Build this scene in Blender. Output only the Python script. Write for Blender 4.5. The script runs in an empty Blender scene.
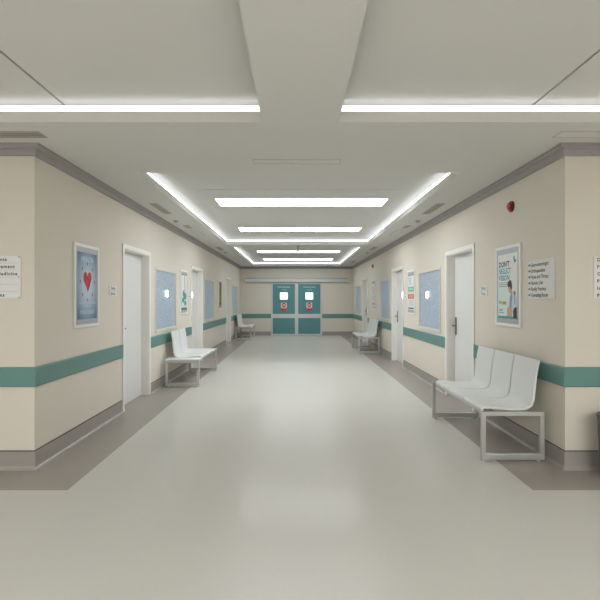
import bpy, bmesh, math, random
from mathutils import Vector, Matrix
random.seed(4)
S = bpy.context.scene
COL = S.collection
PI = math.pi

# ------------------------------------------------------------------ dimensions
EYE = 1.471
XL, XR = -2.267, 2.338          # corridor side walls
YN, YE = 4.08, 19.15            # where the corridor starts / its end wall
ZC, ZU = 2.812, 2.971           # lower ceiling, upper (recessed) ceiling
SLAB = 0.083                    # thickness of the lower ceiling (the lip seen round the trays)
LX0, LX1, LY0 = -5.6, 5.6, -5.0  # lobby the camera stands in
WT = 0.25
BT, BB = 0.885, 0.714           # teal band top / bottom
BASE = 0.161                    # baseboard height
CROWN_B = 2.715

# ------------------------------------------------------------------ materials
def new_mat(name):
    m = bpy.data.materials.new(name); m.use_nodes = True
    return m, m.node_tree.nodes, m.node_tree.links, m.node_tree.nodes['Principled BSDF']

def srgb(r, g, b):
    def f(c):
        c /= 255.0
        return c / 12.92 if c <= 0.04045 else ((c + 0.055) / 1.055) ** 2.4
    return (f(r), f(g), f(b), 1.0)

def pm(name, col, rough=0.5, metal=0.0, var=0.0, scale=8.0, bump=0.0, bscale=200.0, coat=0.0, spec=0.5):
    m, N, L, p = new_mat(name)
    p.inputs['Base Color'].default_value = col
    p.inputs['Roughness'].default_value = rough
    p.inputs['Metallic'].default_value = metal
    p.inputs['Specular IOR Level'].default_value = spec
    p.inputs['Coat Weight'].default_value = coat
    tc = N.new('ShaderNodeTexCoord')
    if var > 0:
        nz = N.new('ShaderNodeTexNoise'); nz.inputs['Scale'].default_value = scale; nz.inputs['Detail'].default_value = 4
        L.new(tc.outputs['Object'], nz.inputs['Vector'])
        mx = N.new('ShaderNodeMix'); mx.data_type = 'RGBA'
        mx.inputs[6].default_value = tuple(c * (1 - var) for c in col[:3]) + (1,)
        mx.inputs[7].default_value = tuple(min(1, c * (1 + var)) for c in col[:3]) + (1,)
        L.new(nz.outputs['Fac'], mx.inputs[0]); L.new(mx.outputs[2], p.inputs['Base Color'])
    if bump > 0:
        nb = N.new('ShaderNodeTexNoise'); nb.inputs['Scale'].default_value = bscale; nb.inputs['Detail'].default_value = 3
        L.new(tc.outputs['Object'], nb.inputs['Vector'])
        b = N.new('ShaderNodeBump'); b.inputs['Strength'].default_value = bump; b.inputs['Distance'].default_value = 0.01
        L.new(nb.outputs['Fac'], b.inputs['Height']); L.new(b.outputs['Normal'], p.inputs['Normal'])
    return m

def em(name, col, strength):
    m, N, L, p = new_mat(name)
    p.inputs['Base Color'].default_value = (0.8, 0.8, 0.8, 1)
    p.inputs['Emission Color'].default_value = col
    p.inputs['Emission Strength'].default_value = strength
    return m

M = {}
M['wall'] = pm('wall_paint', srgb(217, 210, 198), 0.75, var=0.02, scale=2.0, bump=0.05, bscale=300)
M['ceiling'] = pm('ceiling_paint', srgb(212, 211, 207), 0.9, var=0.008, scale=2.0)
M['gap'] = pm('shadow_gap', srgb(40, 38, 36), 0.9)
M['crown'] = pm('crown_paint', srgb(156, 152, 150), 0.55, var=0.02)
M['base'] = pm('baseboard_vinyl', srgb(158, 153, 147), 0.35, var=0.04, scale=6)
M['basegap'] = pm('baseboard_joint', srgb(70, 66, 62), 0.6)  # dark colour painted as the shade of the gap along the baseboard top
M['cove'] = pm('baseboard_cove', srgb(166, 161, 155), 0.25)
M['winframe'] = pm('window_frame_paint', srgb(214, 210, 202), 0.45)
M['ceilframe'] = pm('panel_edge', srgb(188, 186, 180), 0.8)
M['teal'] = pm('teal_band', srgb(99, 139, 134), 0.45, var=0.03, scale=10)
M['tealdoor'] = pm('teal_door_laminate', srgb(84, 138, 142), 0.4, var=0.03, scale=6)
M['white'] = pm('white_lacquer', srgb(236, 234, 230), 0.4, var=0.01)
M['doorwhite'] = pm('white_door_laminate', srgb(224, 224, 222), 0.35, var=0.01, scale=5)
M['shell'] = pm('white_seat_shell', srgb(222, 223, 222), 0.38, var=0.01)
M['chrome'] = pm('brushed_steel', srgb(194, 194, 192), 0.3, metal=0.7, var=0.03, scale=30)
M['steel'] = pm('dark_steel', srgb(120, 117, 112), 0.32, metal=1.0, var=0.03, scale=40)
M['alu'] = pm('aluminium', srgb(205, 206, 206), 0.4, metal=0.35, var=0.02)
M['silver'] = pm('silver_mount', srgb(172, 176, 180), 0.45, metal=0.2)
M['black'] = pm('black_print', srgb(38, 38, 40), 0.6)
M['grey'] = pm('grey_print', srgb(120, 122, 124), 0.6)
M['paper'] = pm('white_paper', srgb(226, 226, 224), 0.55)
M['board'] = pm('sign_board', srgb(220, 219, 214), 0.5)
M['vent'] = pm('vent_louvre', srgb(172, 168, 160), 0.6)
M['ventdark'] = pm('vent_shade', srgb(128, 124, 116), 0.7)
M['red'] = pm('red_print', srgb(205, 30, 42), 0.5)
M['darkred'] = pm('dark_red_print', srgb(168, 22, 38), 0.5)
M['alarm'] = pm('red_enamel', srgb(176, 14, 30), 0.45)
M['alarmdark'] = pm('dark_red_enamel', srgb(104, 14, 24), 0.35)
M['rubber'] = pm('dark_rubber', srgb(66, 64, 62), 0.6)
M['bin'] = pm('dark_standin_bin', srgb(96, 90, 84), 0.5)
M['sky'] = pm('pale_blue_print', srgb(186, 212, 226), 0.55)
M['navy'] = pm('navy_print', srgb(38, 74, 110), 0.55)
M['cyan'] = pm('cyan_print', srgb(60, 158, 184), 0.55)
M['tealp'] = pm('teal_print', srgb(66, 150, 150), 0.55)
M['mint'] = pm('mint_print', srgb(206, 226, 222), 0.55)
M['skin'] = pm('skin_print', srgb(206, 164, 138), 0.55)
M['hair'] = pm('hair_print', srgb(74, 56, 46), 0.55)
M['coat'] = pm('coat_print', srgb(196, 206, 216), 0.55)
M['blueshirt'] = pm('shirt_print', srgb(136, 156, 190), 0.55)
M['yellow'] = pm('yellow_print', srgb(214, 196, 72), 0.55)
M['green'] = pm('green_print', srgb(112, 182, 146), 0.55)
M['redsoft'] = pm('soft_red_print', srgb(214, 92, 84), 0.55)
M['cream'] = pm('cream_print', srgb(218, 216, 204), 0.55)
M['olive'] = pm('olive_print', srgb(138, 146, 72), 0.55, var=0.35, scale=9)
M['brownp'] = pm('brown_print', srgb(92, 88, 58), 0.55)
M['sprig'] = pm('sprig_print', srgb(92, 108, 90), 0.55)
M['panel'] = em('lamp_diffuser', (0.92, 0.968, 1.0, 1), 15.0)
M['panelnear'] = em('lamp_diffuser_near', (0.92, 0.968, 1.0, 1), 12.5)
M['panelfar'] = em('lamp_diffuser_far', (0.925, 0.97, 1.0, 1), 6.0)
M['lobbypanel'] = em('lobby_lamp_diffuser', (0.915, 0.96, 1.0, 1), 28.0)
M['strip'] = em('cove_strip', (0.92, 0.97, 1.0, 1), 3.7)
M['strip2'] = em('lobby_cove_strip', (0.94, 0.98, 1.0, 1), 2.0)
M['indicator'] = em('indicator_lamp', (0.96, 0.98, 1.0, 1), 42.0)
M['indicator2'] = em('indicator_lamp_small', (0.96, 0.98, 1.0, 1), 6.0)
M['litpane'] = em('lit_door_pane', (1.0, 1.0, 1.0, 1), 1.1)

def floor_material(name, c0, rough, bump):
    m, N, L, p = new_mat(name)
    tc = N.new('ShaderNodeTexCoord')
    nz = N.new('ShaderNodeTexNoise'); nz.inputs['Scale'].default_value = 60; nz.inputs['Detail'].default_value = 5
    L.new(tc.outputs['Object'], nz.inputs['Vector'])
    mx = N.new('ShaderNodeMix'); mx.data_type = 'RGBA'
    mx.inputs[6].default_value = tuple(c * 0.96 for c in c0[:3]) + (1,)
    mx.inputs[7].default_value = tuple(min(1, c * 1.04) for c in c0[:3]) + (1,)
    L.new(nz.outputs['Fac'], mx.inputs[0]); L.new(mx.outputs[2], p.inputs['Base Color'])
    p.inputs['Roughness'].default_value = rough
    p.inputs['Specular IOR Level'].default_value = 0.07
    n2 = N.new('ShaderNodeTexNoise'); n2.inputs['Scale'].default_value = 120; n2.inputs['Detail'].default_value = 2
    L.new(tc.outputs['Object'], n2.inputs['Vector'])
    b = N.new('ShaderNodeBump'); b.inputs['Strength'].default_value = bump; b.inputs['Distance'].default_value = 0.004
    L.new(n2.outputs['Fac'], b.inputs['Height']); L.new(b.outputs['Normal'], p.inputs['Normal'])
    return m
M['floor'] = floor_material('cream_vinyl_floor', srgb(199, 196, 188), 0.21, 0.06)
M['border'] = floor_material('grey_vinyl_border', srgb(160, 153, 146), 0.25, 0.06)

def glass_material():
    m, N, L, p = new_mat('frosted_blue_glass')
    tc = N.new('ShaderNodeTexCoord')
    mp = N.new('ShaderNodeMapping'); mp.inputs['Scale'].default_value = (14, 14, 22)
    L.new(tc.outputs['Object'], mp.inputs['Vector'])
    v = N.new('ShaderNodeTexNoise'); v.inputs['Scale'].default_value = 2.2; v.inputs['Detail'].default_value = 6; v.inputs['Roughness'].default_value = 0.75
    L.new(mp.outputs['Vector'], v.inputs['Vector'])
    r = N.new('ShaderNodeValToRGB')
    r.color_ramp.elements[0].position = 0.35; r.color_ramp.elements[0].color = srgb(138, 160, 182)
    r.color_ramp.elements[1].position = 0.65; r.color_ramp.elements[1].color = srgb(200, 211, 222)
    L.new(v.outputs['Fac'], r.inputs['Fac']); L.new(r.outputs['Color'], p.inputs['Base Color'])
    p.inputs['Roughness'].default_value = 0.28
    b = N.new('ShaderNodeBump'); b.inputs['Strength'].default_value = 0.12; b.inputs['Distance'].default_value = 0.01
    L.new(v.outputs['Fac'], b.inputs['Height']); L.new(b.outputs['Normal'], p.inputs['Normal'])
    return m
M['glass'] = glass_material()

def poster_blue():
    m, N, L, p = new_mat('heart_poster_print')
    tc = N.new('ShaderNodeTexCoord')
    mp = N.new('ShaderNodeMapping'); mp.inputs['Scale'].default_value = (2.9, 1, 2.1)
    L.new(tc.outputs['Object'], mp.inputs['Vector'])
    g = N.new('ShaderNodeTexGradient'); g.gradient_type = 'SPHERICAL'
    L.new(mp.outputs['Vector'], g.inputs['Vector'])
    r = N.new('ShaderNodeValToRGB')
    r.color_ramp.elements[0].position = 0.0; r.color_ramp.elements[0].color = srgb(52, 92, 136)
    r.color_ramp.elements[1].position = 0.75; r.color_ramp.elements[1].color = srgb(190, 208, 224)
    L.new(g.outputs['Fac'], r.inputs['Fac']); L.new(r.outputs['Color'], p.inputs['Base Color'])
    p.inputs['Roughness'].default_value = 0.5
    return m
M['bluepaper'] = poster_blue()

# ------------------------------------------------------------------ mesh builder
class MB:
    def __init__(s): s.v = []; s.f = []; s.m = []; s.mats = []
    def mi(s, mat):
        if mat not in s.mats: s.mats.append(mat)
        return s.mats.index(mat)
    def add(s, vs, fs, mat):
        o = len(s.v); k = s.mi(mat); s.v += [tuple(p) for p in vs]
        for f in fs: s.f.append([o + i for i in f]); s.m.append(k)
        return s
    def box(s, x0, x1, y0, y1, z0, z1, mat):
        vs = [(x, y, z) for z in (z0, z1) for y in (y0, y1) for x in (x0, x1)]
        return s.add(vs, [(0, 2, 3, 1), (4, 5, 7, 6), (0, 1, 5, 4), (2, 6, 7, 3), (0, 4, 6, 2), (1, 3, 7, 5)], mat)
    def poly(s, pts, w, mat):          # flat print in the local x/z plane, w in front of the wall (towards -y)
        return s.add([(x, -w, z) for x, z in pts], [list(range(len(pts)))], mat)
    def rect(s, x0, x1, z0, z1, w, mat): return s.poly([(x0, z0), (x1, z0), (x1, z1), (x0, z1)], w, mat)
    def disc(s, cx, cz, rx, rz, w, mat, n=20, rot=0):
        c, d = math.cos(rot), math.sin(rot)
        pts = []
        for i in range(n):
            a = 2 * PI * i / n; x, z = rx * math.cos(a), rz * math.sin(a)
            pts.append((cx + x * c - z * d, cz + x * d + z * c))
        return s.poly(pts, w, mat)
    def sweep(s, prof, a, b, to, mat):  # closed profile extruded from a to b; to(p,q,t) -> xyz
        n = len(prof)
        vs = [to(p, q, t) for t in (a, b) for p, q in prof]
        fs = [(i, (i + 1) % n, n + (i + 1) % n, n + i) for i in range(n)] + [list(range(n))[::-1], list(range(n, 2 * n))]
        return s.add(vs, fs, mat)
    def tube(s, p0, p1, r, mat, n=14, r1=None):
        p0, p1 = Vector(p0), Vector(p1); d = (p1 - p0).normalized()
        u = d.orthogonal().normalized(); w = d.cross(u); r1 = r if r1 is None else r1
        vs = []
        for p, rr in ((p0, r), (p1, r1)):
            for i in range(n):
                a = 2 * PI * i / n; vs.append(p + u * math.cos(a) * rr + w * math.sin(a) * rr)
        fs = [(i, (i + 1) % n, n + (i + 1) % n, n + i) for i in range(n)] + [list(range(n))[::-1], list(range(n, 2 * n))]
        return s.add(vs, fs, mat)
    def lathe(s, prof, c, axis, mat, n=28):   # prof: (radius, height along axis)
        c = Vector(c); d = Vector(axis).normalized(); u = d.orthogonal().normalized(); w = d.cross(u)
        vs = []
        for r, h in prof:
            for i in range(n):
                a = 2 * PI * i / n; vs.append(c + d * h + (u * math.cos(a) + w * math.sin(a)) * r)
        k = len(prof); fs = []
        for j in range(k - 1):
            for i in range(n): fs.append((j * n + i, j * n + (i + 1) % n, (j + 1) * n + (i + 1) % n, (j + 1) * n + i))
        fs += [list(range(n))[::-1], list(range((k - 1) * n, k * n))]
        return s.add(vs, fs, mat)
    def text(s, body, size, x, z, w, mat, align='LEFT', spacing=1.0, sx=1.0, bold=0.015):
        vs, fs = text_mesh(body, size, align, spacing, bold)
        return s.add([(x + a * sx, -w, z + b) for a, b in vs], fs, mat)
    def build(s, name, parent=None, bevel=0.0, seg=2, smooth=False, loc=None, rz=0.0, flat=False):
        me = bpy.data.meshes.new(name)
        me.from_pydata(s.v, [], s.f)
        for mt in s.mats: me.materials.append(mt)
        for i, p in enumerate(me.polygons): p.material_index = s.m[i]
        if not flat:
            bm = bmesh.new(); bm.from_mesh(me); bmesh.ops.recalc_face_normals(bm, faces=bm.faces); bm.to_mesh(me); bm.free()
        me.update()
        if smooth:
            me.shade_smooth()
            me.set_sharp_from_angle(angle=math.radians(35))
        o = bpy.data.objects.new(name, me); COL.objects.link(o)
        if parent: o.parent = parent
        if loc: o.location = loc
        if rz: o.rotation_euler.z = rz
        if bevel:
            b = o.modifiers.new('bevel', 'BEVEL'); b.width = bevel; b.segments = seg; b.limit_method = 'ANGLE'; b.angle_limit = math.radians(40)
        return o

def text_mesh(body, size, align='LEFT', spacing=1.0, bold=0.0):
    cu = bpy.data.curves.new('txt', 'FONT'); cu.body = body; cu.size = size; cu.align_x = align
    cu.space_character = spacing; cu.resolution_u = 2; cu.offset = bold * size
    ob = bpy.data.objects.new('txt', cu); COL.objects.link(ob)
    dg = bpy.context.evaluated_depsgraph_get(); dg.update()
    me = bpy.data.meshes.new_from_object(ob.evaluated_get(dg))
    vs = [(v.co.x, v.co.y) for v in me.vertices]; fs = [list(p.vertices) for p in me.polygons]
    out = []
    for f in fs:      # face the room
        a = sum(vs[f[i]][0] * vs[f[(i + 1) % len(f)]][1] - vs[f[(i + 1) % len(f)]][0] * vs[f[i]][1] for i in range(len(f)))
        out.append(f if a > 0 else f[::-1])
    bpy.data.objects.remove(ob); bpy.data.curves.remove(cu); bpy.data.meshes.remove(me)
    return vs, out

def grid_slab(us, vs, filled, w0, w1, to, mat):
    """slab with holes as one connected mesh; filled(uc,vc) -> bool or material"""
    b = MB(); us = sorted(set(us)); vs = sorted(set(vs)); idx = {}
    def vid(i, j, k):
        if (i, j, k) not in idx:
            idx[(i, j, k)] = len(b.v); b.v.append(to(us[i], vs[j], (w0, w1)[k]))
        return idx[(i, j, k)]
    F = {}
    for i in range(len(us) - 1):
        for j in range(len(vs) - 1):
            r = filled((us[i] + us[i + 1]) / 2, (vs[j] + vs[j + 1]) / 2)
            if r: F[(i, j)] = mat if r is True else r
    for (i, j), mt in F.items():
        k = b.mi(mt)
        def q(*a): b.f.append([vid(*t) for t in a]); b.m.append(k)
        q((i, j, 0), (i, j + 1, 0), (i + 1, j + 1, 0), (i + 1, j, 0))
        q((i, j, 1), (i + 1, j, 1), (i + 1, j + 1, 1), (i, j + 1, 1))
        if (i - 1, j) not in F: q((i, j, 0), (i, j, 1), (i, j + 1, 1), (i, j + 1, 0))
        if (i + 1, j) not in F: q((i + 1, j, 0), (i + 1, j + 1, 0), (i + 1, j + 1, 1), (i + 1, j, 1))
        if (i, j - 1) not in F: q((i, j, 0), (i + 1, j, 0), (i + 1, j, 1), (i, j, 1))
        if (i, j + 1) not in F: q((i, j + 1, 0), (i, j + 1, 1), (i + 1, j + 1, 1), (i + 1, j + 1, 0))
    return b

def tag(o, label, cat, group=None):
    o['label'] = label; o['category'] = cat
    if group: o['group'] = group
    return o
def struct(o, label=None, cat=None):
    o['kind'] = 'structure'
    if label: o['label'] = label
    if cat: o['category'] = cat
    return o
def empty(name, loc=(0, 0, 0), rz=0.0):
    o = bpy.data.objects.new(name, None); COL.objects.link(o); o.location = loc; o.rotation_euler.z = rz
    o.empty_display_size = 0.1
    return o
def copy_tree(o, parent=None):
    c = o.copy(); COL.objects.link(c)
    if parent: c.parent = parent
    for ch in list(o.children): copy_tree(ch, c)
    return c
LEFT, RIGHT = 'L', 'R'
def on_wall(side, y, z=0.0, out=0.0):
    """position + rotation that puts a wall-mounted local frame (x right, -y out of the wall) on a corridor wall"""
    if side == LEFT: return (XL + out, y, z), PI / 2
    return (XR - out, y, z), -PI / 2
def put(o, side, y, z=0.0, out=0.0):
    o.location, rz = on_wall(side, y, z, out); o.rotation_euler.z = rz
    return o

# ------------------------------------------------------------------ openings along the corridor walls (distance along the corridor)
DOORS = [(6.187, 7.243), (10.22, 11.34), (15.26, 16.32)]
DOOR_H = 2.15
WINS = [(7.60, 8.88), (11.65, 12.93), (16.80, 18.10)]
WZ0, WZ1 = 0.965, 1.962

def side_wall(side):
    X = XL if side == LEFT else XR; sg = -1 if side == LEFT else 1
    us = [YN, YE + WT]; vs = [-0.05, ZU]
    for a, b in DOORS: us += [a, b]; vs += [0.0, DOOR_H]
    for a, b in WINS: us += [a, b]; vs += [WZ0, WZ1]
    def fl(u, v):
        for a, b in DOORS:
            if a < u < b and -0.06 < v < DOOR_H: return False
        for a, b in WINS:
            if a < u < b and WZ0 < v < WZ1: return False
        return True
    return grid_slab(us, vs, fl, 0.0, WT, lambda u, v, w: (X + sg * w, u, v), M['wall'])
struct(side_wall(LEFT).build('wall_left'), 'beige corridor wall carrying the heart poster and teal band', 'wall')
struct(side_wall(RIGHT).build('wall_right'), 'beige corridor wall carrying the vision poster and red alarm', 'wall')
struct(MB().box(XL - WT, XR + WT, YE, YE + WT, -0.05, ZU, M['wall']).build('wall_end'), 'beige end wall around the teal double doors', 'wall')
struct(MB().box(LX0, XL - WT, YN, YN + WT, -0.05, ZU, M['wall']).build('wall_front_left'), 'beige wall facing the viewer with the ruled directory board', 'wall')
struct(MB().box(XR + WT, LX1, YN, YN + WT, -0.05, ZU, M['wall']).build('wall_front_right'), 'beige wall facing the viewer beside the white bench', 'wall')
struct(MB().box(LX0 - WT, LX0, LY0, YN + WT, -0.05, ZU, M['wall']).build('wall_lobby_left'), 'beige lobby side wall outside the picture', 'wall')
struct(MB().box(LX1, LX1 + WT, LY0, YN + WT, -0.05, ZU, M['wall']).build('wall_lobby_right'), 'beige lobby side wall outside the picture', 'wall')
struct(MB().box(LX0 - WT, LX1 + WT, LY0 - WT, LY0, -0.05, ZU, M['wall']).build('wall_lobby_back'), 'beige lobby wall behind the viewer', 'wall')

# ------------------------------------------------------------------ floor
bx0, bx1, by = XL + 0.507, XR - 0.508, YN - 0.456
def fmat(u, v):
    if v > by and (u < bx0 or u > bx1): return M['border']
    return M['floor']
struct(grid_slab([LX0 - WT, XL - WT - 0.2, bx0, bx1, XR + WT + 0.2, LX1 + WT], [LY0 - WT, by, YE + WT + 0.2], fmat, 0.0, -0.06,
                 lambda u, v, w: (u, v, w), M['floor']).build('floor'), 'glossy cream floor with grey borders along the walls', 'floor')

# ------------------------------------------------------------------ ceiling
TRAY_L = (LX0 + 0.5, -0.255, -3.2, 3.557)
TRAY_R = (0.325, LX1 - 0.5, -3.2, 3.557)
TRAY_1 = (-1.676, 1.746, 4.98, 11.50)
TRAY_2 = (-1.676, 1.746, 12.05, 18.60)
TRAYS = [TRAY_L, TRAY_R, TRAY_1, TRAY_2]
us = [LX0 - WT, LX1 + WT]; vs = [LY0 - WT, YE + WT]
for a in TRAYS: us += [a[0], a[1]]; vs += [a[2], a[3]]
def cf(u, v):
    return not any(a[0] < u < a[1] and a[2] < v < a[3] for a in TRAYS)
struct(grid_slab(us, vs, cf, ZC, ZC + SLAB, lambda u, v, w: (u, v, w), M['ceiling']).build('ceiling'), 'off white lowered ceiling around the lit recesses', 'ceiling')
# upper ceiling, with narrow open joints between its boards
J = 0.010
SLITS = [(-1.785 - J, -1.785 + J, -3.0, 3.70), (1.83 - J, 1.83 + J, -3.0, 3.70), (-1.36, 1.46, 6.40 - J, 6.40 + J)]
us = [LX0 - WT, LX1 + WT]; vs = [LY0 - WT, YE + WT]
for a in SLITS: us += [a[0], a[1]]; vs += [a[2], a[3]]
struct(grid_slab(us, vs, lambda u, v: not any(a[0] < u < a[1] and a[2] < v < a[3] for a in SLITS), ZU, ZU + 0.03,
                 lambda u, v, w: (u, v, w), M['ceiling']).build('ceiling_recessed'), 'off white upper ceiling inside the lit recesses', 'ceiling')
struct(MB().box(LX0 - WT, LX1 + WT, LY0 - WT, YE + WT, ZU + 0.031, ZU + 0.06, M['gap']).build('ceiling_void'), 'dark void above the ceiling joints', 'ceiling')

# ------------------------------------------------------------------ crown, band, baseboard
PR = 0.066
CROWN = [(0, CROWN_B), (0.022, CROWN_B), (0.026, CROWN_B + 0.012), (0.030, CROWN_B + 0.05), (0.048, CROWN_B + 0.056), (0.050, CROWN_B + 0.066),
         (PR, CROWN_B + 0.074), (PR, ZC), (0, ZC)]
def run_mitre(prof, pts, outs, mat, b=None):
    """profile (out,z) swept along a polyline of 2D points with per-vertex mitre directions"""
    b = b or MB(); n = len(prof); vs = []
    for (x, y), (ox, oy) in zip(pts, outs):
        vs += [(x + ox * p, y + oy * p, z) for p, z in prof]
    fs = []
    for k in range(len(pts) - 1):
        for i in range(n): fs.append((k * n + i, k * n + (i + 1) % n, (k + 1) * n + (i + 1) % n, (k + 1) * n + i))
    fs += [list(range(n))[::-1], list(range((len(pts) - 1) * n, len(pts) * n))]
    return b.add(vs, fs, mat)
struct(run_mitre(CROWN, [(LX0, YN), (XL, YN), (XL, YE)], [(0, -1), (1, -1), (1, -1)], M['crown']).build('trim_1'), 'grey crown moulding above the heart poster wall', 'moulding')
struct(run_mitre(CROWN, [(LX1, YN), (XR, YN), (XR, YE)], [(0, -1), (-1, -1), (-1, -1)], M['crown']).build('trim_2'), 'grey crown moulding above the vision poster wall', 'moulding')
struct(run_mitre(CROWN, [(XL, YE), (XR, YE)], [(1, -1), (-1, -1)], M['crown']).build('trim_3'), 'grey crown moulding above the teal double doors', 'moulding')

CAS = 0.055          # door casing width
def gaps(y0, y1, holes, pad):
    out = []; a = y0
    for p, q in holes:
        out.append((a, p - pad)); a = q + pad
    out.append((a, y1))
    return out
BAND = [(0, BB), (0.014, BB), (0.020, BB + 0.008), (0.020, BT - 0.008), (0.014, BT), (0, BT)]
nt = 4
for side, X, sx, far in ((LEFT, XL, 1, LX0), (RIGHT, XR, -1, LX1)):
    where = ['at the lobby corner', 'between first and second door', 'between second and third door', 'beyond the third door']
    wall = 'heart poster' if side == LEFT else 'vision poster'
    for k, (a, b) in enumerate(gaps(YN, YE, DOORS, CAS)):
        if k == 0: bm = run_mitre(BAND, [(far, YN), (X, YN), (X, b)], [(0, -1), (sx, -1), (sx, 0)], M['teal'])
        elif k == 3: bm = run_mitre(BAND, [(X, a), (X, YE)], [(sx, 0), (sx, -1)], M['teal'])
        else: bm = run_mitre(BAND, [(X, a), (X, b)], [(sx, 0), (sx, 0)], M['teal'])
        struct(bm.build('trim_%d' % nt), 'teal wall band on the %s wall %s' % (wall, where[k]), 'wall band'); nt += 1
DX0, DX1 = -1.0, 1.07     # end door frame
for (a, b, oa, ob, nm) in ((XL, DX0, (1, -1), (0, -1), 'beside the far bench by the heart poster wall'), (DX1, XR, (0, -1), (-1, -1), 'on the vision poster side')):
    struct(run_mitre(BAND, [(a, YE), (b, YE)], [oa, ob], M['teal']).build('trim_%d' % nt), 'teal wall band on the end wall ' + nm, 'wall band'); nt += 1

BP = [(0, 0), (0.012, 0), (0.012, BASE - 0.008), (0, BASE - 0.008)]
BG = [(0, BASE - 0.008), (0.005, BASE - 0.008), (0.005, BASE), (0, BASE)]
BC = [(0.012, 0), (0.036, 0), (0.034, 0.006), (0.022, 0.010), (0.016, 0.016), (0.012, 0.026)]
def baseboard(name, runs, label):
    b = MB()
    for pts, outs in runs:
        run_mitre(BP, pts, outs, M['base'], b); run_mitre(BG, pts, outs, M['basegap'], b); run_mitre(BC, pts, outs, M['cove'], b)
    struct(b.build(name), label, 'baseboard')
for side, X, sx, far, nm in ((LEFT, XL, 1, LX0, 'left'), (RIGHT, XR, -1, LX1, 'right')):
    runs = []
    for k, (a, b) in enumerate(gaps(YN, YE, DOORS, CAS)):
        if k == 0: runs.append(([(far, YN), (X, YN), (X, b)], [(0, -1), (sx, -1), (sx, 0)]))
        elif k == 3: runs.append(([(X, a), (X, YE)], [(sx, 0), (sx, -1)]))
        else: runs.append(([(X, a), (X, b)], [(sx, 0), (sx, 0)]))
    baseboard('baseboard_' + nm, runs, 'grey coved baseboard under the %s wall' % ('heart poster' if side == LEFT else 'vision poster'))
baseboard('baseboard_end', [([(XL, YE), (DX0, YE)], [(1, -1), (0, -1)]), ([(DX1, YE), (XR, YE)], [(0, -1), (-1, -1)])], 'grey coved baseboard beside the teal double doors')

# ------------------------------------------------------------------ corridor doors (local frame: x right, -y out, handle on the far-from-hinge left side)
def make_door(w):
    root = empty('door_1')
    h = w / 2; f = MB()
    # casing + jamb lining as one U-shaped sweep
    prof = [(-CAS, -0.016), (-0.004, -0.020), (0.0, -0.012), (0.0, 0.16), (0.012, 0.16)]
    f.box(-h - CAS, -h, -0.018, 0.0, 0, DOOR_H + CAS, M['white'])
    f.box(h, h + CAS, -0.018, 0.0, 0, DOOR_H + CAS, M['white'])
    f.box(-h, h, -0.018, 0.0, DOOR_H, DOOR_H + CAS, M['white'])
    f.box(-h, -h + 0.012, -0.01, 0.16, 0, DOOR_H, M['white'])
    f.box(h - 0.012, h, -0.01, 0.16, 0, DOOR_H, M['white'])
    f.box(-h + 0.012, h - 0.012, -0.01, 0.16, DOOR_H - 0.012, DOOR_H, M['white'])
    f.build('door_frame', root, bevel=0.003)
    MB().box(-h + 0.016, h - 0.016, 0.107, 0.15, 0.006, DOOR_H - 0.016, M['doorwhite']).build('door_leaf', root, bevel=0.002)
    hx = -h + 0.085
    hd = empty('door_handle'); hd.parent = root
    MB().box(hx - 0.022, hx + 0.022, 0.094, 0.1075, 0.93, 1.20, M['steel']).build('backplate', hd, bevel=0.004)
    lv = MB()
    lv.tube((hx, 0.10, 1.075), (hx, 0.046, 1.075), 0.011, M['steel'])
    lv.tube((hx - 0.008, 0.05, 1.075), (hx + 0.125, 0.05, 1.075), 0.011, M['steel'])
    lv.build('lever', hd, smooth=True)
    MB().tube((hx, 0.0945, 0.975), (hx, 0.088, 0.975), 0.012, M['steel']).build('lock_cylinder', hd, smooth=True)
    return root
door_lab = {LEFT: ['first white door just past the heart poster', 'white door behind the bench with side tables, middle one on that wall', 'farthest white door on the heart poster wall near the far bench'],
            RIGHT: ['first white door behind the near white bench', 'white door with grey lever past the two-card noticeboard', 'farthest white door behind the distant white bench']}
dn = 1; protos = {}
for side in (LEFT, RIGHT):
    for k, (a, b) in enumerate(DOORS):
        w = round(b - a, 3)
        if w in protos: o = copy_tree(protos[w]); o.name = 'door_%d' % dn
        else: o = make_door(b - a); o.name = 'door_%d' % dn; protos[w] = o
        put(o, side, (a + b) / 2)
        struct(o, door_lab[side][k], 'door'); dn += 1

# ------------------------------------------------------------------ corridor windows
def make_window(w):
    root = empty('window_1'); h = w / 2; z0, z1 = WZ0, WZ1; c = 0.04; f = MB()
    f.box(-h - c, -h, -0.012, 0.0, z0 - c, z1 + c, M['winframe']); f.box(h, h + c, -0.012, 0.0, z0 - c, z1 + c, M['winframe'])
    f.box(-h, h, -0.012, 0.0, z1, z1 + c, M['winframe']); f.box(-h, h, -0.018, 0.0, z0 - c, z0, M['winframe'])
    f.box(-h, -h + 0.012, -0.006, 0.10, z0, z1, M['winframe']); f.box(h - 0.012, h, -0.006, 0.10, z0, z1, M['winframe'])
    f.box(-h + 0.012, h - 0.012, -0.006, 0.10, z0, z0 + 0.012, M['winframe']); f.box(-h + 0.012, h - 0.012, -0.006, 0.10, z1 - 0.012, z1, M['winframe'])
    f.build('window_frame', root, bevel=0.002)
    MB().box(-h + 0.012, h - 0.012, 0.016, 0.026, z0 + 0.012, z1 - 0.012, M['glass']).build('pane', root)
    return root
win_lab = {LEFT: ['frosted blue window above the bench with side tables', 'frosted blue window before the olive green poster', 'frosted blue window by the far bench on the heart poster wall'],
           RIGHT: ['frosted blue window between the first door and the two-card noticeboard', 'frosted blue window behind the distant bench, nearer than the narrow white poster', 'frosted blue window next to the end wall on the vision poster side']}
wn = 1; protos = {}
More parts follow.
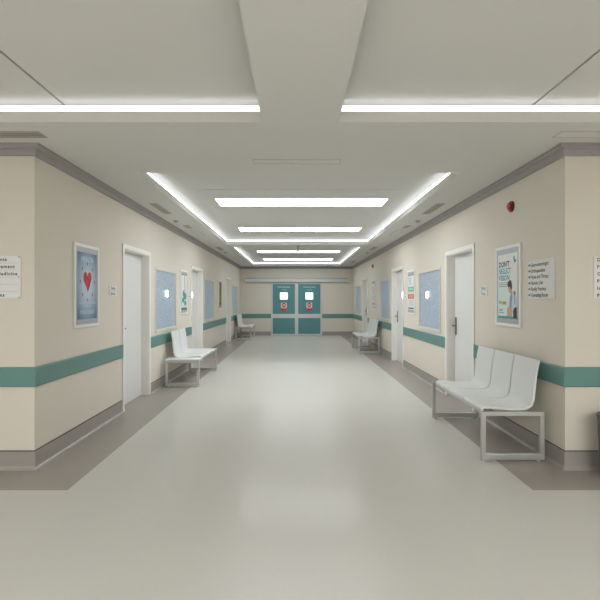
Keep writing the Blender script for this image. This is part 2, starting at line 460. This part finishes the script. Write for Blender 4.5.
for side in (LEFT, RIGHT):
    for k, (a, b) in enumerate(WINS):
        w = round(b - a, 3)
        if w in protos: o = copy_tree(protos[w]); o.name = 'window_%d' % wn
        else: o = make_window(b - a); o.name = 'window_%d' % wn; protos[w] = o
        put(o, side, (a + b) / 2)
        struct(o, win_lab[side][k], 'window'); wn += 1
# small lit white panels
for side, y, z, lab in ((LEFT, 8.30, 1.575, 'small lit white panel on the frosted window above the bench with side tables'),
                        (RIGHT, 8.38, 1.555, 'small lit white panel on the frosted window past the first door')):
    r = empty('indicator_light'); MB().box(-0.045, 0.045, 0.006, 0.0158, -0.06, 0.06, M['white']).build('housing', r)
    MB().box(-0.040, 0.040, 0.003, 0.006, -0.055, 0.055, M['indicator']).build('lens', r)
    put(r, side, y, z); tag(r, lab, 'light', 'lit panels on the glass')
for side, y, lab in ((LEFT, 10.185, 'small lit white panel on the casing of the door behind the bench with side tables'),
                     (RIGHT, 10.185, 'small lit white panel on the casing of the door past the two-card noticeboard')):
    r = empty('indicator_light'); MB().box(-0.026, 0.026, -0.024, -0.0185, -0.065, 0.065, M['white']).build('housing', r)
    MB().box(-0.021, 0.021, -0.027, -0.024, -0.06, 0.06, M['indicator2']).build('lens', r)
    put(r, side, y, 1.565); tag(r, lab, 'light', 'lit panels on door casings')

# ------------------------------------------------------------------ posters
PW, PH, PZ = 0.60, 0.885, 1.617
def poster(name, lab, side, y, draw, cat='poster'):
    root = empty(name); h, v = PW / 2, PH / 2; t = 0.032; f = MB()
    f.box(-h, -h + t, -0.018, 0, -v, v, M['white']); f.box(h - t, h, -0.018, 0, -v, v, M['white'])
    f.box(-h + t, h - t, -0.018, 0, v - t, v, M['white']); f.box(-h + t, h - t, -0.018, 0, -v, -v + t, M['white'])
    f.build('frame', root, bevel=0.003)
    MB().box(-h + t, h - t, -0.012, 0, -v + t, v - t, M['silver']).build('mount', root)
    p = MB(); draw(p); p.build('print', root, flat=True)
    put(root, side, y, PZ, 0.0005); tag(root, lab, cat, 'framed posters on the corridor walls')
W0 = 0.0135
def L_(k): return W0 + 0.0004 * k
def heart_pts(cx, cz, w, h, n=36):
    pts = []
    for i in range(n):
        t = 2 * PI * i / n
        x = 16 * math.sin(t) ** 3; y = 13 * math.cos(t) - 5 * math.cos(2 * t) - 2 * math.cos(3 * t) - math.cos(4 * t)
        pts.append((cx - x / 16 * w / 2, cz + (y + 2.5) / 14.5 * h / 2))
    return pts
def d_heart(p):
    p.rect(-0.235, 0.235, -0.355, 0.355, L_(0), M['bluepaper'])
    hp = heart_pts(0, 0.045, 0.20, 0.215)
    p.poly(hp, L_(2), M['red'])
    p.poly([(0.0, 0.10), (0.0, -0.075), (0.05, -0.01), (0.098, 0.075)][::-1][::-1], L_(3), M['darkred'])
    p.poly([(-0.095, 0.08), (-0.045, 0.02), (0.0, 0.10), (-0.04, 0.13)], L_(3), M['darkred'])
    for k in range(8):
        a = PI / 2 + k * PI / 4; cx, cz = 0.172 * math.cos(a), 0.045 + 0.195 * math.sin(a)
        p.disc(cx, cz, 0.011, 0.019, L_(2), M['darkred'], 12)
    p.text('HEALTH', 0.075, 0, 0.26, L_(2), M['sky'], 'CENTER', 1.05)
    for z, w in ((-0.175, 0.40), (-0.19, 0.40), (-0.215, 0.22)):
        p.rect(-w / 2, w / 2, z, z + 0.005, L_(2), M['sky'])
    p.text('YOUR HEART', 0.056, 0, -0.30, L_(2), M['sky'], 'CENTER', 1.05)
def d_vision(p):
    p.rect(-0.235, 0.235, -0.355, 0.355, L_(0), M['paper'])
    p.rect(-0.235, 0.10, -0.33, 0.02, L_(1), M['mint'])
    p.rect(-0.235, 0.235, -0.355, -0.33, L_(2), M['tealp'])
    p.text("DON'T", 0.085, -0.215, 0.215, L_(2), M['navy'], bold=0.03)
    p.text("NEGLECT", 0.085, -0.215, 0.140, L_(2), M['cyan'], sx=0.8, bold=0.03)
    p.text("VISION", 0.085, -0.215, 0.065, L_(2), M['tealp'], bold=0.03)
    for z, w in ((0.036, 0.27), (0.016, 0.23), (-0.004, 0.20)):
        p.rect(-0.215, -0.215 + w, z, z + 0.007, L_(2), M['grey'])
    # leaf mark, top corner
    p.disc(0.16, 0.29, 0.016, 0.035, L_(2), M['tealp'], 16, 0.2); p.disc(0.188, 0.262, 0.012, 0.03, L_(2), M['tealp'], 16, -1.1)
    # figure looking down
    p.poly([(0.045, -0.20), (0.075, -0.15), (0.09, -0.06), (0.15, -0.055), (0.205, -0.09), (0.235, -0.14), (0.235, -0.30), (0.06, -0.29)], L_(3), M['coat'])
    p.poly([(0.045, -0.27), (0.06, -0.12), (0.10, -0.06), (0.118, -0.12), (0.10, -0.27)], L_(4), M['blueshirt'])
    p.poly([(0.0, -0.33), (-0.005, -0.25), (0.045, -0.215), (0.115, -0.25), (0.12, -0.33)], L_(5), M['skin'])
    p.disc(0.065, -0.025, 0.043, 0.055, L_(5), M['skin'], 20, 0.5)
    p.poly([(0.06, -0.05), (0.10, -0.02), (0.125, -0.075), (0.085, -0.10)], L_(4), M['skin'])
    p.disc(0.055, 0.025, 0.052, 0.036, L_(6), M['hair'], 20, 0.35); p.disc(0.092, 0.0, 0.022, 0.042, L_(6), M['hair'], 16, 0.1)
    p.poly([(0.145, -0.345), (0.14, -0.27), (0.165, -0.235), (0.222, -0.225), (0.228, -0.345)], L_(6), M['black'])
    p.poly([(0.15, -0.07), (0.162, -0.07), (0.19, -0.20), (0.178, -0.20)], L_(6), M['grey'])
    p.disc(0.178, -0.075, 0.02, 0.022, L_(6), M['grey'], 14)
    p.text('Eye', 0.05, -0.21, -0.19, L_(3), M['navy']); p.rect(-0.13, -0.02, -0.205, -0.165, L_(3), M['yellow'])
    p.text('CARE', 0.034, -0.075, -0.197, L_(4), M['black'], 'CENTER')
    for z, w in ((-0.26, 0.11), (-0.275, 0.09), (-0.295, 0.13)):
        p.rect(-0.21, -0.21 + w, z, z + 0.007, L_(3), M['grey'])
def d_sprig(p):
    p.rect(-0.235, 0.235, -0.355, 0.355, L_(0), M['paper'])
    p.rect(-0.235, 0.235, 0.345, 0.365, L_(1), M['grey'])
    p.rect(-0.235, 0.235, -0.355, -0.05, L_(1), M['mint'])
    p.poly([(0.02, 0.35), (0.06, 0.34), (0.075, 0.1), (0.05, -0.12), (0.015, -0.12), (0.035, 0.1)], L_(2), M['sprig'])
    for cx, cz, rx, rz in ((-0.06, -0.02, 0.07, 0.06), (0.1, -0.08, 0.08, 0.07), (-0.1, -0.16, 0.09, 0.05), (0.08, -0.22, 0.10, 0.05), (-0.02, -0.10, 0.06, 0.08)):
        p.disc(cx, cz, rx, rz, L_(3), M['tealp'])
    p.rect(-0.235, 0.235, -0.355, -0.31, L_(3), M['sprig'])
def d_olive(p):
    p.rect(-0.235, 0.235, -0.355, 0.355, L_(0), M['olive'])
    p.rect(-0.235, 0.235, 0.31, 0.355, L_(1), M['brownp'])
    p.poly([(-0.1, 0.31), (0.06, 0.31), (0.12, 0.05), (0.02, -0.12), (-0.12, 0.02)], L_(2), M['brownp'])
    p.disc(0.0, -0.2, 0.17, 0.10, L_(2), M['brownp']); p.disc(0.08, -0.19, 0.06, 0.05, L_(3), M['yellow'])
def d_cards(p):
    p.rect(-0.235, 0.235, -0.355, 0.355, L_(0), M['cream'])
    p.rect(-0.225, 0.225, 0.02, 0.35, L_(1), M['paper']); p.rect(-0.225, 0.225, 0.335, 0.352, L_(2), M['grey'])
    p.rect(-0.225, 0.225, 0.015, 0.11, L_(2), M['green']); p.text('INFORMATION', 0.058, 0, 0.042, L_(3), M['paper'], 'CENTER', 0.95)
    for z in (0.28, 0.24, 0.20, 0.16): p.rect(-0.16, 0.02, z, z + 0.012, L_(2), M['grey'])
    p.rect(-0.225, 0.225, -0.35, -0.04, L_(1), M['paper']); p.rect(-0.225, 0.225, -0.13, -0.04, L_(2), M['redsoft'])
    p.text('NOTICE', 0.075, 0, -0.11, L_(3), M['paper'], 'CENTER', 1.05)
    for z in (-0.18, -0.22, -0.26): p.rect(-0.15, 0.15, z, z + 0.010, L_(2), M['grey'])
    p.rect(-0.2, 0.2, -0.335, -0.31, L_(2), M['black'])
def d_narrow(p):
    p.rect(-0.235, 0.235, -0.355, 0.355, L_(0), M['cream'])
    p.rect(-0.235, 0.235, 0.335, 0.355, L_(1), M['grey'])
    p.rect(-0.12, 0.0, 0.02, 0.24, L_(1), M['redsoft']); p.rect(-0.2, 0.2, -0.30, -0.25, L_(1), M['redsoft'])
    for z in (-0.05, -0.1, -0.15): p.rect(-0.18, 0.18, z, z + 0.012, L_(1), M['grey'])
poster('wall_poster', 'framed blue poster with a large red heart beside the first door', LEFT, 5.085, d_heart)
poster('wall_poster', 'framed poster with teal lettering and a person looking down, beside the directory sign', RIGHT, 5.16, d_vision)
poster('wall_poster', 'framed pale poster with teal lower half above the bench with side tables', LEFT, 9.50, d_sprig)
poster('wall_poster', 'framed olive green poster before the farthest door on the heart poster wall', LEFT, 14.07, d_olive)
poster('wall_poster', 'framed poster with green card above a red headed card', RIGHT, 9.48, d_cards)
poster('wall_poster', 'framed cream poster with red marks above the distant white bench', RIGHT, 14.05, d_narrow)

# ------------------------------------------------------------------ small door signs (pairs)
def door_sign(txt):
    b = MB(); b.box(-0.12, 0.12, -0.006, 0, -0.026, 0.026, M['paper'])
    b.text(txt, 0.052, 0, -0.018, 0.0066, M['black'], 'CENTER')
    return b.build('door_sign')
SG = [(LEFT, 5.82, 'Sterile', 'Service', 'between the heart poster and the first door'),
      (RIGHT, 5.84, 'Nurse', 'X-ray', 'between the first door and the vision poster'),
      (LEFT, 9.995, 'Sterile', 'Service', 'before the middle door on the heart poster wall'),
      (RIGHT, 9.995, 'Nurse', 'X-ray', 'beside the two-card noticeboard'),
      (LEFT, 14.98, 'Sterile', 'Service', 'past the olive green poster'),
      (RIGHT, 14.98, 'Nurse', 'X-ray', 'before the farthest door on the vision poster wall')]
for side, y, t1, t2, wh in SG:
    put(door_sign(t1), side, y, 1.612, 0.0005)
    tag(COL.objects[-1], 'upper small white door sign ' + wh, 'sign', 'small white door signs')
    put(door_sign(t2), side, y, 1.545, 0.0005)
    tag(COL.objects[-1], 'lower small white door sign ' + wh, 'sign', 'small white door signs')

# ------------------------------------------------------------------ directories
r = empty('directory_sign')
MB().box(-0.25, 0.235, -0.008, 0, -0.19, 0.19, M['board']).build('board', r, bevel=0.003)
for k, s in enumerate(['Gastroenterologist', 'Orthopaedists', 'Nose and Throat', 'Nurses Unit', 'Family Practice', 'Operating Room']):
    z = 0.128 - k * 0.059; t = MB()
    t.box(-0.236, -0.212, -0.0086, -0.008, z + 0.008, z + 0.026, M['black']); t.box(-0.206, -0.198, -0.0086, -0.008, z + 0.011, z + 0.023, M['black'])
    t.text(s, 0.05, -0.188, z, 0.0088, M['black'], 'LEFT', 1.0, 0.92 if k else 0.84)
    t.build('lettering', r, flat=True)
put(r, RIGHT, 4.465, 1.665, 0.0005); tag(r, 'white directory sign listing six departments beside the vision poster', 'sign')

r = empty('directory_sign')
b = MB(); b.box(-1.10, 0, -0.012, 0, -0.37 / 2, 0.37 / 2, M['paper'])
b.build('board', r, bevel=0.006)
t = MB()
rows = ['Outpatients', 'Pain Management', 'Nuclear Medicine', '', '', 'Admissions']
for k, (s, xe) in enumerate(zip(rows, (-0.12, -0.052, -0.028, 0, 0, -0.14))):
    z = 0.185 - (k + 0.5) * 0.37 / 6
    if k: t.rect(-1.08, -0.024, z + 0.37 / 12 - 0.0012, z + 0.37 / 12 + 0.0012, 0.0124, M['silver'])
    if s: MB().text(s, 0.041, xe, z - 0.014, 0.0126, M['black'], 'RIGHT', 1.2, bold=0.03).build('lettering', r, flat=True)
t.build('ruled_line', r, flat=True)
for z in (0.175, -0.0, -0.175): MB().box(-0.02, -0.008, -0.016, -0.012, z - 0.006, z + 0.006, M['silver']).build('clip', r)
r.location = (-2.380, YN - 0.0005, 1.664); tag(r, 'white ruled directory board facing the viewer by the heart poster corner', 'sign')

r = empty('directory_sign')
MB().box(0, 1.05, -0.012, 0, -0.185, 0.185, M['paper']).build('board', r, bevel=0.006)
for k, s in enumerate(['Dermatology', 'Fertility', 'Oncology', 'Pediatrics', 'Imaging', 'Pathology']):
    z = 0.185 - (k + 0.5) * 0.37 / 6
    MB().text(s, 0.040, 0.026, z - 0.014, 0.0126, M['black'], 'LEFT', 1.2, bold=0.03).build('lettering', r, flat=True)
r.location = (2.582, YN - 0.0005, 1.662); tag(r, 'white lettered directory board facing the viewer, cut by the picture edge', 'sign')

# ------------------------------------------------------------------ alarms
def alarm():
    r = empty('fire_alarm')
    MB().lathe([(0.060, 0), (0.060, 0.018), (0.054, 0.024)], (0, 0, 0), (0, -1, 0), M['alarmdark']).build('base', r, smooth=True)
    MB().lathe([(0.042, 0.0242), (0.042, 0.034), (0.036, 0.042), (0.022, 0.046)], (0, 0, 0), (0, -1, 0), M['alarm']).build('dome', r, smooth=True)
    MB().lathe([(0.012, 0.0462), (0.010, 0.051), (0.004, 0.052)], (0, 0, 0), (0, -1, 0), M['alarmdark']).build('boss', r, smooth=True)
    return r
a1 = alarm(); put(a1, RIGHT, 5.08, 2.475, 0.0005); tag(a1, 'round red fire alarm high above the vision poster', 'alarm', 'red fire alarms')
a2 = copy_tree(a1); put(a2, RIGHT, 14.16, 2.475, 0.0005); tag(a2, 'distant round red fire alarm near the end of the corridor', 'alarm', 'red fire alarms')

# ------------------------------------------------------------------ end wall: double doors, housing
fr = MB()
fr.box(DX0, DX0 + 0.045, YE - 0.05, YE, 0, 2.14, M['alu']); fr.box(DX1 - 0.045, DX1, YE - 0.05, YE, 0, 2.14, M['alu'])
struct(fr.build('trim_%d' % nt, bevel=0.004), 'pale metal jambs either side of the teal double doors', 'trim'); nt += 1
cx = (DX0 + DX1) / 2
def leaf(x0, x1, sl, sr, nm, lab):
    y0, y1 = YE - 0.045, YE - 0.002
    r = empty(nm, ((x0 + x1) / 2, y0, 0)); h = (x1 - x0) / 2
    f = MB()
    f.box(-h, -h + sl, 0, 0.042, 0.005, 2.13, M['alu']); f.box(h - sr, h, 0, 0.042, 0.005, 2.13, M['alu'])
    f.box(-h + sl, h - sr, 0, 0.042, 0.005, 0.075, M['alu']); f.box(-h + sl, h - sr, 0, 0.042, 2.10, 2.13, M['alu'])
    f.box(-h + sl, h - sr, 0, 0.042, 0.715, 0.885, M['alu'])
    f.build('leaf_frame', r, bevel=0.003)
    MB().box(-h + sl, h - sr, 0.008, 0.034, 0.075, 0.715, M['tealdoor']).build('lower_panel', r)
    # upper panel with a window hole
    c0 = (sl - sr) / 2; wx, wz0, wz1 = 0.155, 1.475, 1.755
    grid_slab([-h + sl, c0 - wx, c0 + wx, h - sr], [0.885, wz0, wz1, 2.10], lambda u, v: not (abs(u - c0) < wx and wz0 < v < wz1), 0.008, 0.034,
              lambda u, v, w: (u, w, v), M['tealdoor']).build('upper_panel', r)
    MB().box(c0 - wx, c0 + wx, 0.016, 0.026, wz0, wz1, M['litpane']).build('pane', r)
    t = MB(); t.text('OPERATING AREA', 0.062, c0, 1.955, -0.0074, M['paper'], 'CENTER'); t.text('ACCESS', 0.062, c0, 1.845, -0.0074, M['sky'], 'CENTER')
    t.build('lettering', r, flat=True)
    struct(r, lab, 'door')
    s = MB(); s.box(-0.115, 0.115, -0.004, 0, -0.02, 0.175, M['paper'])
    s.disc(0, 0.083, 0.088, 0.088, 0.0046, M['red'], 28); s.rect(-0.062, 0.062, 0.068, 0.098, 0.0052, M['paper'])
    s.poly([(-0.115, -0.02), (-0.115, -0.09), (-0.06, -0.155), (0.06, -0.155), (0.115, -0.09), (0.115, -0.02)], 0.0046, M['red'])
    s.text('NO ENTRY', 0.042, 0, -0.075, 0.0052, M['paper'], 'CENTER', 0.95)
    o = s.build('no_entry_sign', flat=True); o.location = ((x0 + x1) / 2 + c0, y0 + 0.0078, 1.165)
    return o
s1 = leaf(DX0 + 0.046, cx - 0.001, 0.02, 0.065, 'door_%d' % dn, 'teal sliding door leaf at the end, on the heart poster side'); dn += 1
s2 = leaf(cx + 0.001, DX1 - 0.046, 0.065, 0.02, 'door_%d' % dn, 'teal sliding door leaf at the end, on the vision poster side'); dn += 1
tag(s1, 'red no entry sign on the teal leaf nearer the heart poster wall', 'sign', 'no entry signs'); tag(s2, 'red no entry sign on the teal leaf nearer the vision poster wall', 'sign', 'no entry signs')
r = empty('sliding_door_housing', (0, YE, 0))
prof = [(0, 2.165), (0.10, 2.165), (0.125, 2.185), (0.13, 2.30), (0.11, 2.335), (0.06, 2.35), (0, 2.35)]
MB().sweep(prof, -2.0, 2.12, lambda p, q, t: (t, -p, q), M['alu']).build('cover', r, bevel=0.004)
for x in (-2.0, 2.12):
    MB().sweep([(p * 1.02, q) for p, q in prof], x - 0.012, x + 0.012, lambda p, q, t: (t, -p, q), M['white']).build('end_cap', r)
tag(r, 'long pale sliding door housing above the teal double doors', 'door housing')

# ------------------------------------------------------------------ ceiling lights
LX_0, LX_1 = -1.19, 1.365
def ceil_light(x0, x1, y0, y1, mat, z=ZU):
    r = empty('ceiling_light', ((x0 + x1) / 2, (y0 + y1) / 2, z)); hx, hy = (x1 - x0) / 2, (y1 - y0) / 2; t = 0.012
    f = MB(); f.box(-hx - t, -hx, -hy - t, hy + t, -0.012, 0, M['white']); f.box(hx, hx + t, -hy - t, hy + t, -0.012, 0, M['white'])
    f.box(-hx, hx, -hy - t, -hy, -0.012, 0, M['white']); f.box(-hx, hx, hy, hy + t, -0.012, 0, M['white'])
    f.build('light_frame', r)
    MB().box(-hx, hx, -hy, hy, -0.008, -0.001, mat).build('diffuser', r)
    return r
for (a, b), lab in zip(((6.95, 7.49), (9.76, 10.27), (14.4, 14.95), (17.1, 17.8)),
                  ('nearest and largest bright ceiling light panel', 'second bright ceiling light panel, in the nearer recess', 'third bright ceiling light panel, behind the hanging sprinkler', 'farthest bright ceiling light panel before the teal doors')):
    tag(ceil_light(LX_0, LX_1, a, b, M['panelnear'] if a < 8 else M['panel'] if a < 12 else M['panelfar']), lab, 'ceiling light', 'corridor ceiling light panels')
for x in (-2.9, 2.95):
    for y, w in ((-1.3, 'nearer'), (-2.7, 'farther')):
        tag(ceil_light(x - 1.28, x + 1.28, y - 0.27, y + 0.27, M['lobbypanel']), 'lobby ceiling light panel behind the viewer, %s one on the %s side' % (w, 'heart poster' if x < 0 else 'vision poster'), 'ceiling light', 'lobby ceiling light panels')

# ------------------------------------------------------------------ cove strips standing on the lip of each recess
CZ0, CZ1, CT = ZC + SLAB, ZC + SLAB + 0.034, 0.018
def cove(x0, x1, y0, y1, lab, mat='strip'):
    o = MB().box(x0, x1, y0, y1, CZ0 + 0.0005, CZ1 + (0.010 if mat == 'strip2' else 0), M[mat]).build('cove_light_strip')
    tag(o, lab, 'cove light', 'cove light strips')
cove(TRAY_L[0], TRAY_L[1], 3.560, 3.560 + CT, 'long bright cove strip above the ruled directory board side', 'strip2')
cove(TRAY_R[0], TRAY_R[1], 3.560, 3.560 + CT, 'long bright cove strip above the lettered directory board side', 'strip2')
for T, nm in ((TRAY_1, 'nearer'), (TRAY_2, 'farther')):
    cove(T[0] - 0.003 - CT, T[0] - 0.003, T[2], T[3] + 0.003, 'bright cove strip of the %s corridor recess along the heart poster wall' % nm)
    cove(T[1] + 0.003, T[1] + 0.003 + CT, T[2], T[3] + 0.003, 'bright cove strip of the %s corridor recess along the vision poster wall' % nm)
    cove(T[0], T[1], T[3] + 0.004, T[3] + 0.004 + CT, 'bright cove strip across the far end of the %s corridor recess' % nm)

# ------------------------------------------------------------------ vents, detectors, sprinkler on the lower ceiling
def vent(cx, cy, wx, wy, lab, long_x, dark=True):
    r = empty('ceiling_vent', (cx, cy, ZC)); hx, hy = wx / 2, wy / 2; t = 0.012
    f = MB(); fm = M['vent'] if dark else M['ceilframe']; t = 0.012 if dark else 0.007
    f.box(-hx, -hx + t, -hy, hy, -0.006, 0, fm); f.box(hx - t, hx, -hy, hy, -0.006, 0, fm)
    f.box(-hx + t, hx - t, -hy, -hy + t, -0.006, 0, fm); f.box(-hx + t, hx - t, hy - t, hy, -0.006, 0, fm)
    f.build('frame', r)
    MB().box(-hx + t, hx - t, -hy + t, hy - t, -0.002, 0, M['ventdark'] if dark else M['ceiling']).build('backing', r)
    if dark:
        s = MB(); n = 3
        for k in range(n):
            if long_x:
                c = -hy + t + (k + 0.5) * (wy - 2 * t) / n; s.box(-hx + t, hx - t, c - 0.008, c + 0.008, -0.005, -0.002, M['vent'])
            else:
                c = -hx + t + (k + 0.5) * (wx - 2 * t) / n; s.box(c - 0.008, c + 0.008, -hy + t, hy - t, -0.005, -0.002, M['vent'])
        s.build('louvre', r)
    tag(r, lab, 'vent')
vent(-2.65, 3.815, 1.2, 0.14, 'dark slatted ceiling vent above the ruled directory board', True)
vent(2.72, 3.815, 1.2, 0.14, 'pale flush ceiling panel above the lettered directory board', True, False)
vent(0.01, 4.56, 0.85, 0.14, 'pale flush ceiling panel in the middle before the nearer recess', True, False)
vent(-1.99, 6.95, 0.12, 0.78, 'dark slatted ceiling vent above the first door by the heart poster', False)
vent(2.03, 6.95, 0.12, 0.78, 'dark slatted ceiling vent above the first door by the vision poster', False)
vent(-1.97, 9.48, 0.14, 0.75, 'pale flush ceiling panel above the bench with side tables', False, False)
vent(2.02, 9.48, 0.14, 0.75, 'pale flush ceiling panel above the two-card noticeboard', False, False)
vent(-1.99, 8.66, 0.10, 0.34, 'small slatted ceiling vent between larger ones above the bench with side tables', False)
vent(2.04, 8.66, 0.10, 0.34, 'small slatted ceiling vent between larger ones on the vision poster side', False)
vent(-1.99, 12.3, 0.12, 0.7, 'distant slatted ceiling vent beside the farther recess by the heart poster wall', False)
vent(2.03, 12.3, 0.12, 0.7, 'distant slatted ceiling vent beside the farther recess by the vision poster wall', False)
vent(2.03, 16.6, 0.12, 0.7, 'farthest dark ceiling vent near the end wall', False)
def detector(x, y, lab):
    r = empty('smoke_detector', (x, y, ZC))
    MB().lathe([(0.045, 0), (0.045, 0.008), (0.040, 0.012)], (0, 0, 0), (0, 0, -1), M['vent']).build('base', r, smooth=True)
    MB().lathe([(0.034, 0.012), (0.034, 0.022), (0.026, 0.030)], (0, 0, 0), (0, 0, -1), M['vent']).build('sensor', r, smooth=True)
    tag(r, lab, 'smoke detector', 'smoke detectors')
detector(-2.04, 8.0, 'small round smoke detector above the window over the bench with side tables')
detector(2.08, 8.0, 'small round smoke detector above the window past the first door')
detector(-2.0, 13.4, 'distant small round smoke detector above the olive green poster')
detector(2.04, 13.4, 'distant small round smoke detector above the distant white bench')
r = empty('ceiling_sprinkler', (0.055, 11.76, ZC))
MB().lathe([(0.035, 0), (0.033, 0.006), (0.012, 0.010)], (0, 0, 0), (0, 0, -1), M['steel']).build('collar', r, smooth=True)
MB().tube((0, 0, -0.008), (0, 0, -0.135), 0.012, M['steel']).build('pipe', r, smooth=True)
MB().lathe([(0.014, 0.13), (0.018, 0.14), (0.018, 0.152), (0.034, 0.156), (0.034, 0.16)], (0, 0, 0), (0, 0, -1), M['steel']).build('deflector', r, smooth=True)
tag(r, 'small dark sprinkler hanging from the beam between the two corridor recesses', 'sprinkler')

# ------------------------------------------------------------------ benches (local: x along the wall, -y out; wall at y=0)
SEAT_P = [(-0.638, 0.452), (-0.642, 0.470), (-0.634, 0.487), (-0.612, 0.496), (-0.56, 0.495), (-0.47, 0.486), (-0.38, 0.478), (-0.30, 0.476),
          (-0.228, 0.483), (-0.192, 0.506), (-0.175, 0.55), (-0.167, 0.62), (-0.157, 0.72), (-0.143, 0.82), (-0.124, 0.916)]
def shell_mesh(w):
    b = MB(); th = 0.022; n = len(SEAT_P)
    # smooth profile
    pts = [Vector((y, z)) for y, z in SEAT_P]; nor = []
    for i in range(n):
        d = (pts[min(n - 1, i + 1)] - pts[max(0, i - 1)]).normalized(); nor.append(Vector((d.y, -d.x)))
    xs = [-w / 2, -w / 2 + 0.012, -w / 4, 0, w / 4, w / 2 - 0.012, w / 2]; vs = []
    for k, x in enumerate(xs):
        for p in pts: vs.append((x, p.x, p.y))
        for p, q in zip(pts, nor): vs.append((x, p.x + q.x * th, p.y + q.y * th))
    S2 = 2 * n; fs = []
    for k in range(len(xs) - 1):
        a, c = k * S2, (k + 1) * S2
        for i in range(n - 1):
            fs.append((a + i, a + i + 1, c + i + 1, c + i)); fs.append((a + n + i, c + n + i, c + n + i + 1, a + n + i + 1))
        fs.append((a, c, c + n, a + n)); fs.append((a + n - 1, a + 2 * n - 1, c + 2 * n - 1, c + n - 1))
    for k in (0, len(xs) - 1):
        a = k * S2
        for i in range(n - 1): fs.append((a + i, a + i + 1, a + n + i + 1, a + n + i))
    return b.add(vs, fs, M['shell'])
TB, FT = 0.038, 0.4525      # frame tube, frame top
def side_frame(x, parent):
    r = MB(); y0, y1 = -0.652, -0.083; z0 = 0.018
    # closed rectangular loop with a hole, as one mesh
    g = grid_slab([y0, y0 + TB, y1 - TB, y1], [z0, z0 + 0.055, FT - TB, FT], lambda u, v: not (y0 + TB < u < y1 - TB and z0 + 0.055 < v < FT - TB),
                  x, x + TB, lambda u, v, w: (w, u, v), M['chrome'])
    o = g.build('leg_frame', parent, bevel=0.003)
    for y in (y0 + 0.05, y1 - 0.05):
        MB().tube((x + TB / 2, y, 0.0), (x + TB / 2, y, 0.019), 0.016, M['chrome'], 12).build('glider_foot', o, smooth=True)
    return o
def make_bench(length, seats, tables, name='waiting_bench'):
    r = empty(name); a = -length / 2; b = length / 2
    side_frame(a, r); side_frame(b - TB, r)
    for y in (-0.60, -0.28):
        MB().box(a + TB, b - TB, y - 0.018, y + 0.018, FT - TB, FT - 0.004, M['chrome']).build('rail', r, bevel=0.003)
    for c, w in seats:
        sm = shell_mesh(w); s = sm.build('seat', r, smooth=True, bevel=0.004); s.location.x = a + c
        for y in (-0.60, -0.28): MB().box(-w * 0.3, w * 0.3, y - 0.02, y + 0.02, FT - 0.004, 0.462, M['steel']).build('seat_bracket', s)
    for c, w in tables:
        MB().box(a + c - w / 2, a + c + w / 2, -0.652, -0.083, FT + 0.0005, FT + 0.018, M['shell']).build('table_top', r, bevel=0.004)
    return r
g3 = 0.472
L3 = 1.57
def three(): return [(L3 - 0.03 - g3 * (2.5 - k), g3 - 0.022) for k in range(3)]
b1 = make_bench(L3, three(), []); put(b1, RIGHT, 4.255 + L3 / 2); tag(b1, 'white three seat bench on steel frames under the directory sign', 'bench', 'waiting benches')
b2 = copy_tree(b1); put(b2, RIGHT, 12.64 + L3 / 2); tag(b2, 'distant white three seat bench under the frosted window', 'bench', 'waiting benches')
b3 = copy_tree(b1); put(b3, LEFT, 17.02 + L3 / 2); tag(b3, 'farthest white bench standing next to the end wall', 'bench', 'waiting benches')
LT = 1.78
b4 = make_bench(LT, [(0.25 + 0.25, 0.478), (0.25 + 0.75, 0.478)], [(0.125, 0.25), (0.25 + 1.0 + 0.265, 0.53)])
put(b4, LEFT, 7.86 + LT / 2); tag(b4, 'white two seat bench with side tables under the frosted window', 'bench', 'waiting benches')

# ------------------------------------------------------------------ made-up dark bin standing in for soft shade at the picture edge
r = empty('standin_bin', (2.703, YN - 0.215, 0))
MB().lathe([(0.165, 0.0), (0.17, 0.01), (0.19, 0.47), (0.19, 0.49)], (0, 0, 0), (0, 0, 1), M['bin'], 32).build('bucket', r, smooth=True)
MB().lathe([(0.196, 0.49), (0.196, 0.51), (0.17, 0.525), (0.06, 0.53)], (0, 0, 0), (0, 0, 1), M['bin'], 32).build('lid', r, smooth=True)
tag(r, 'made-up dark bin standing in for soft shade below the lettered directory board', 'bin')

# ------------------------------------------------------------------ world, camera, colour
w = bpy.data.worlds.new('world'); S.world = w; w.use_nodes = True
w.node_tree.nodes['Background'].inputs['Color'].default_value = (0.9, 0.95, 1, 1)
w.node_tree.nodes['Background'].inputs['Strength'].default_value = 0.0
cam = bpy.data.cameras.new('camera'); co = bpy.data.objects.new('camera', cam); COL.objects.link(co)
co.location = (0, 0, EYE); co.rotation_euler = (PI / 2, 0, 0)
cam.sensor_width = 36; cam.lens = 36 * 470 / 600; cam.shift_x = 4.3 / 600; cam.shift_y = -0.5 / 600; cam.clip_start = 0.05
S.camera = co
S.view_settings.view_transform = 'Standard'; S.view_settings.look = 'None'; S.view_settings.gamma = 1.0
S.view_settings.use_curve_mapping = False
S.view_settings.exposure = 0.0
S.cycles.use_denoising = True
S.cycles.max_bounces = 10; S.cycles.diffuse_bounces = 6; S.cycles.caustics_reflective = True; S.cycles.sample_clamp_indirect = 6.0
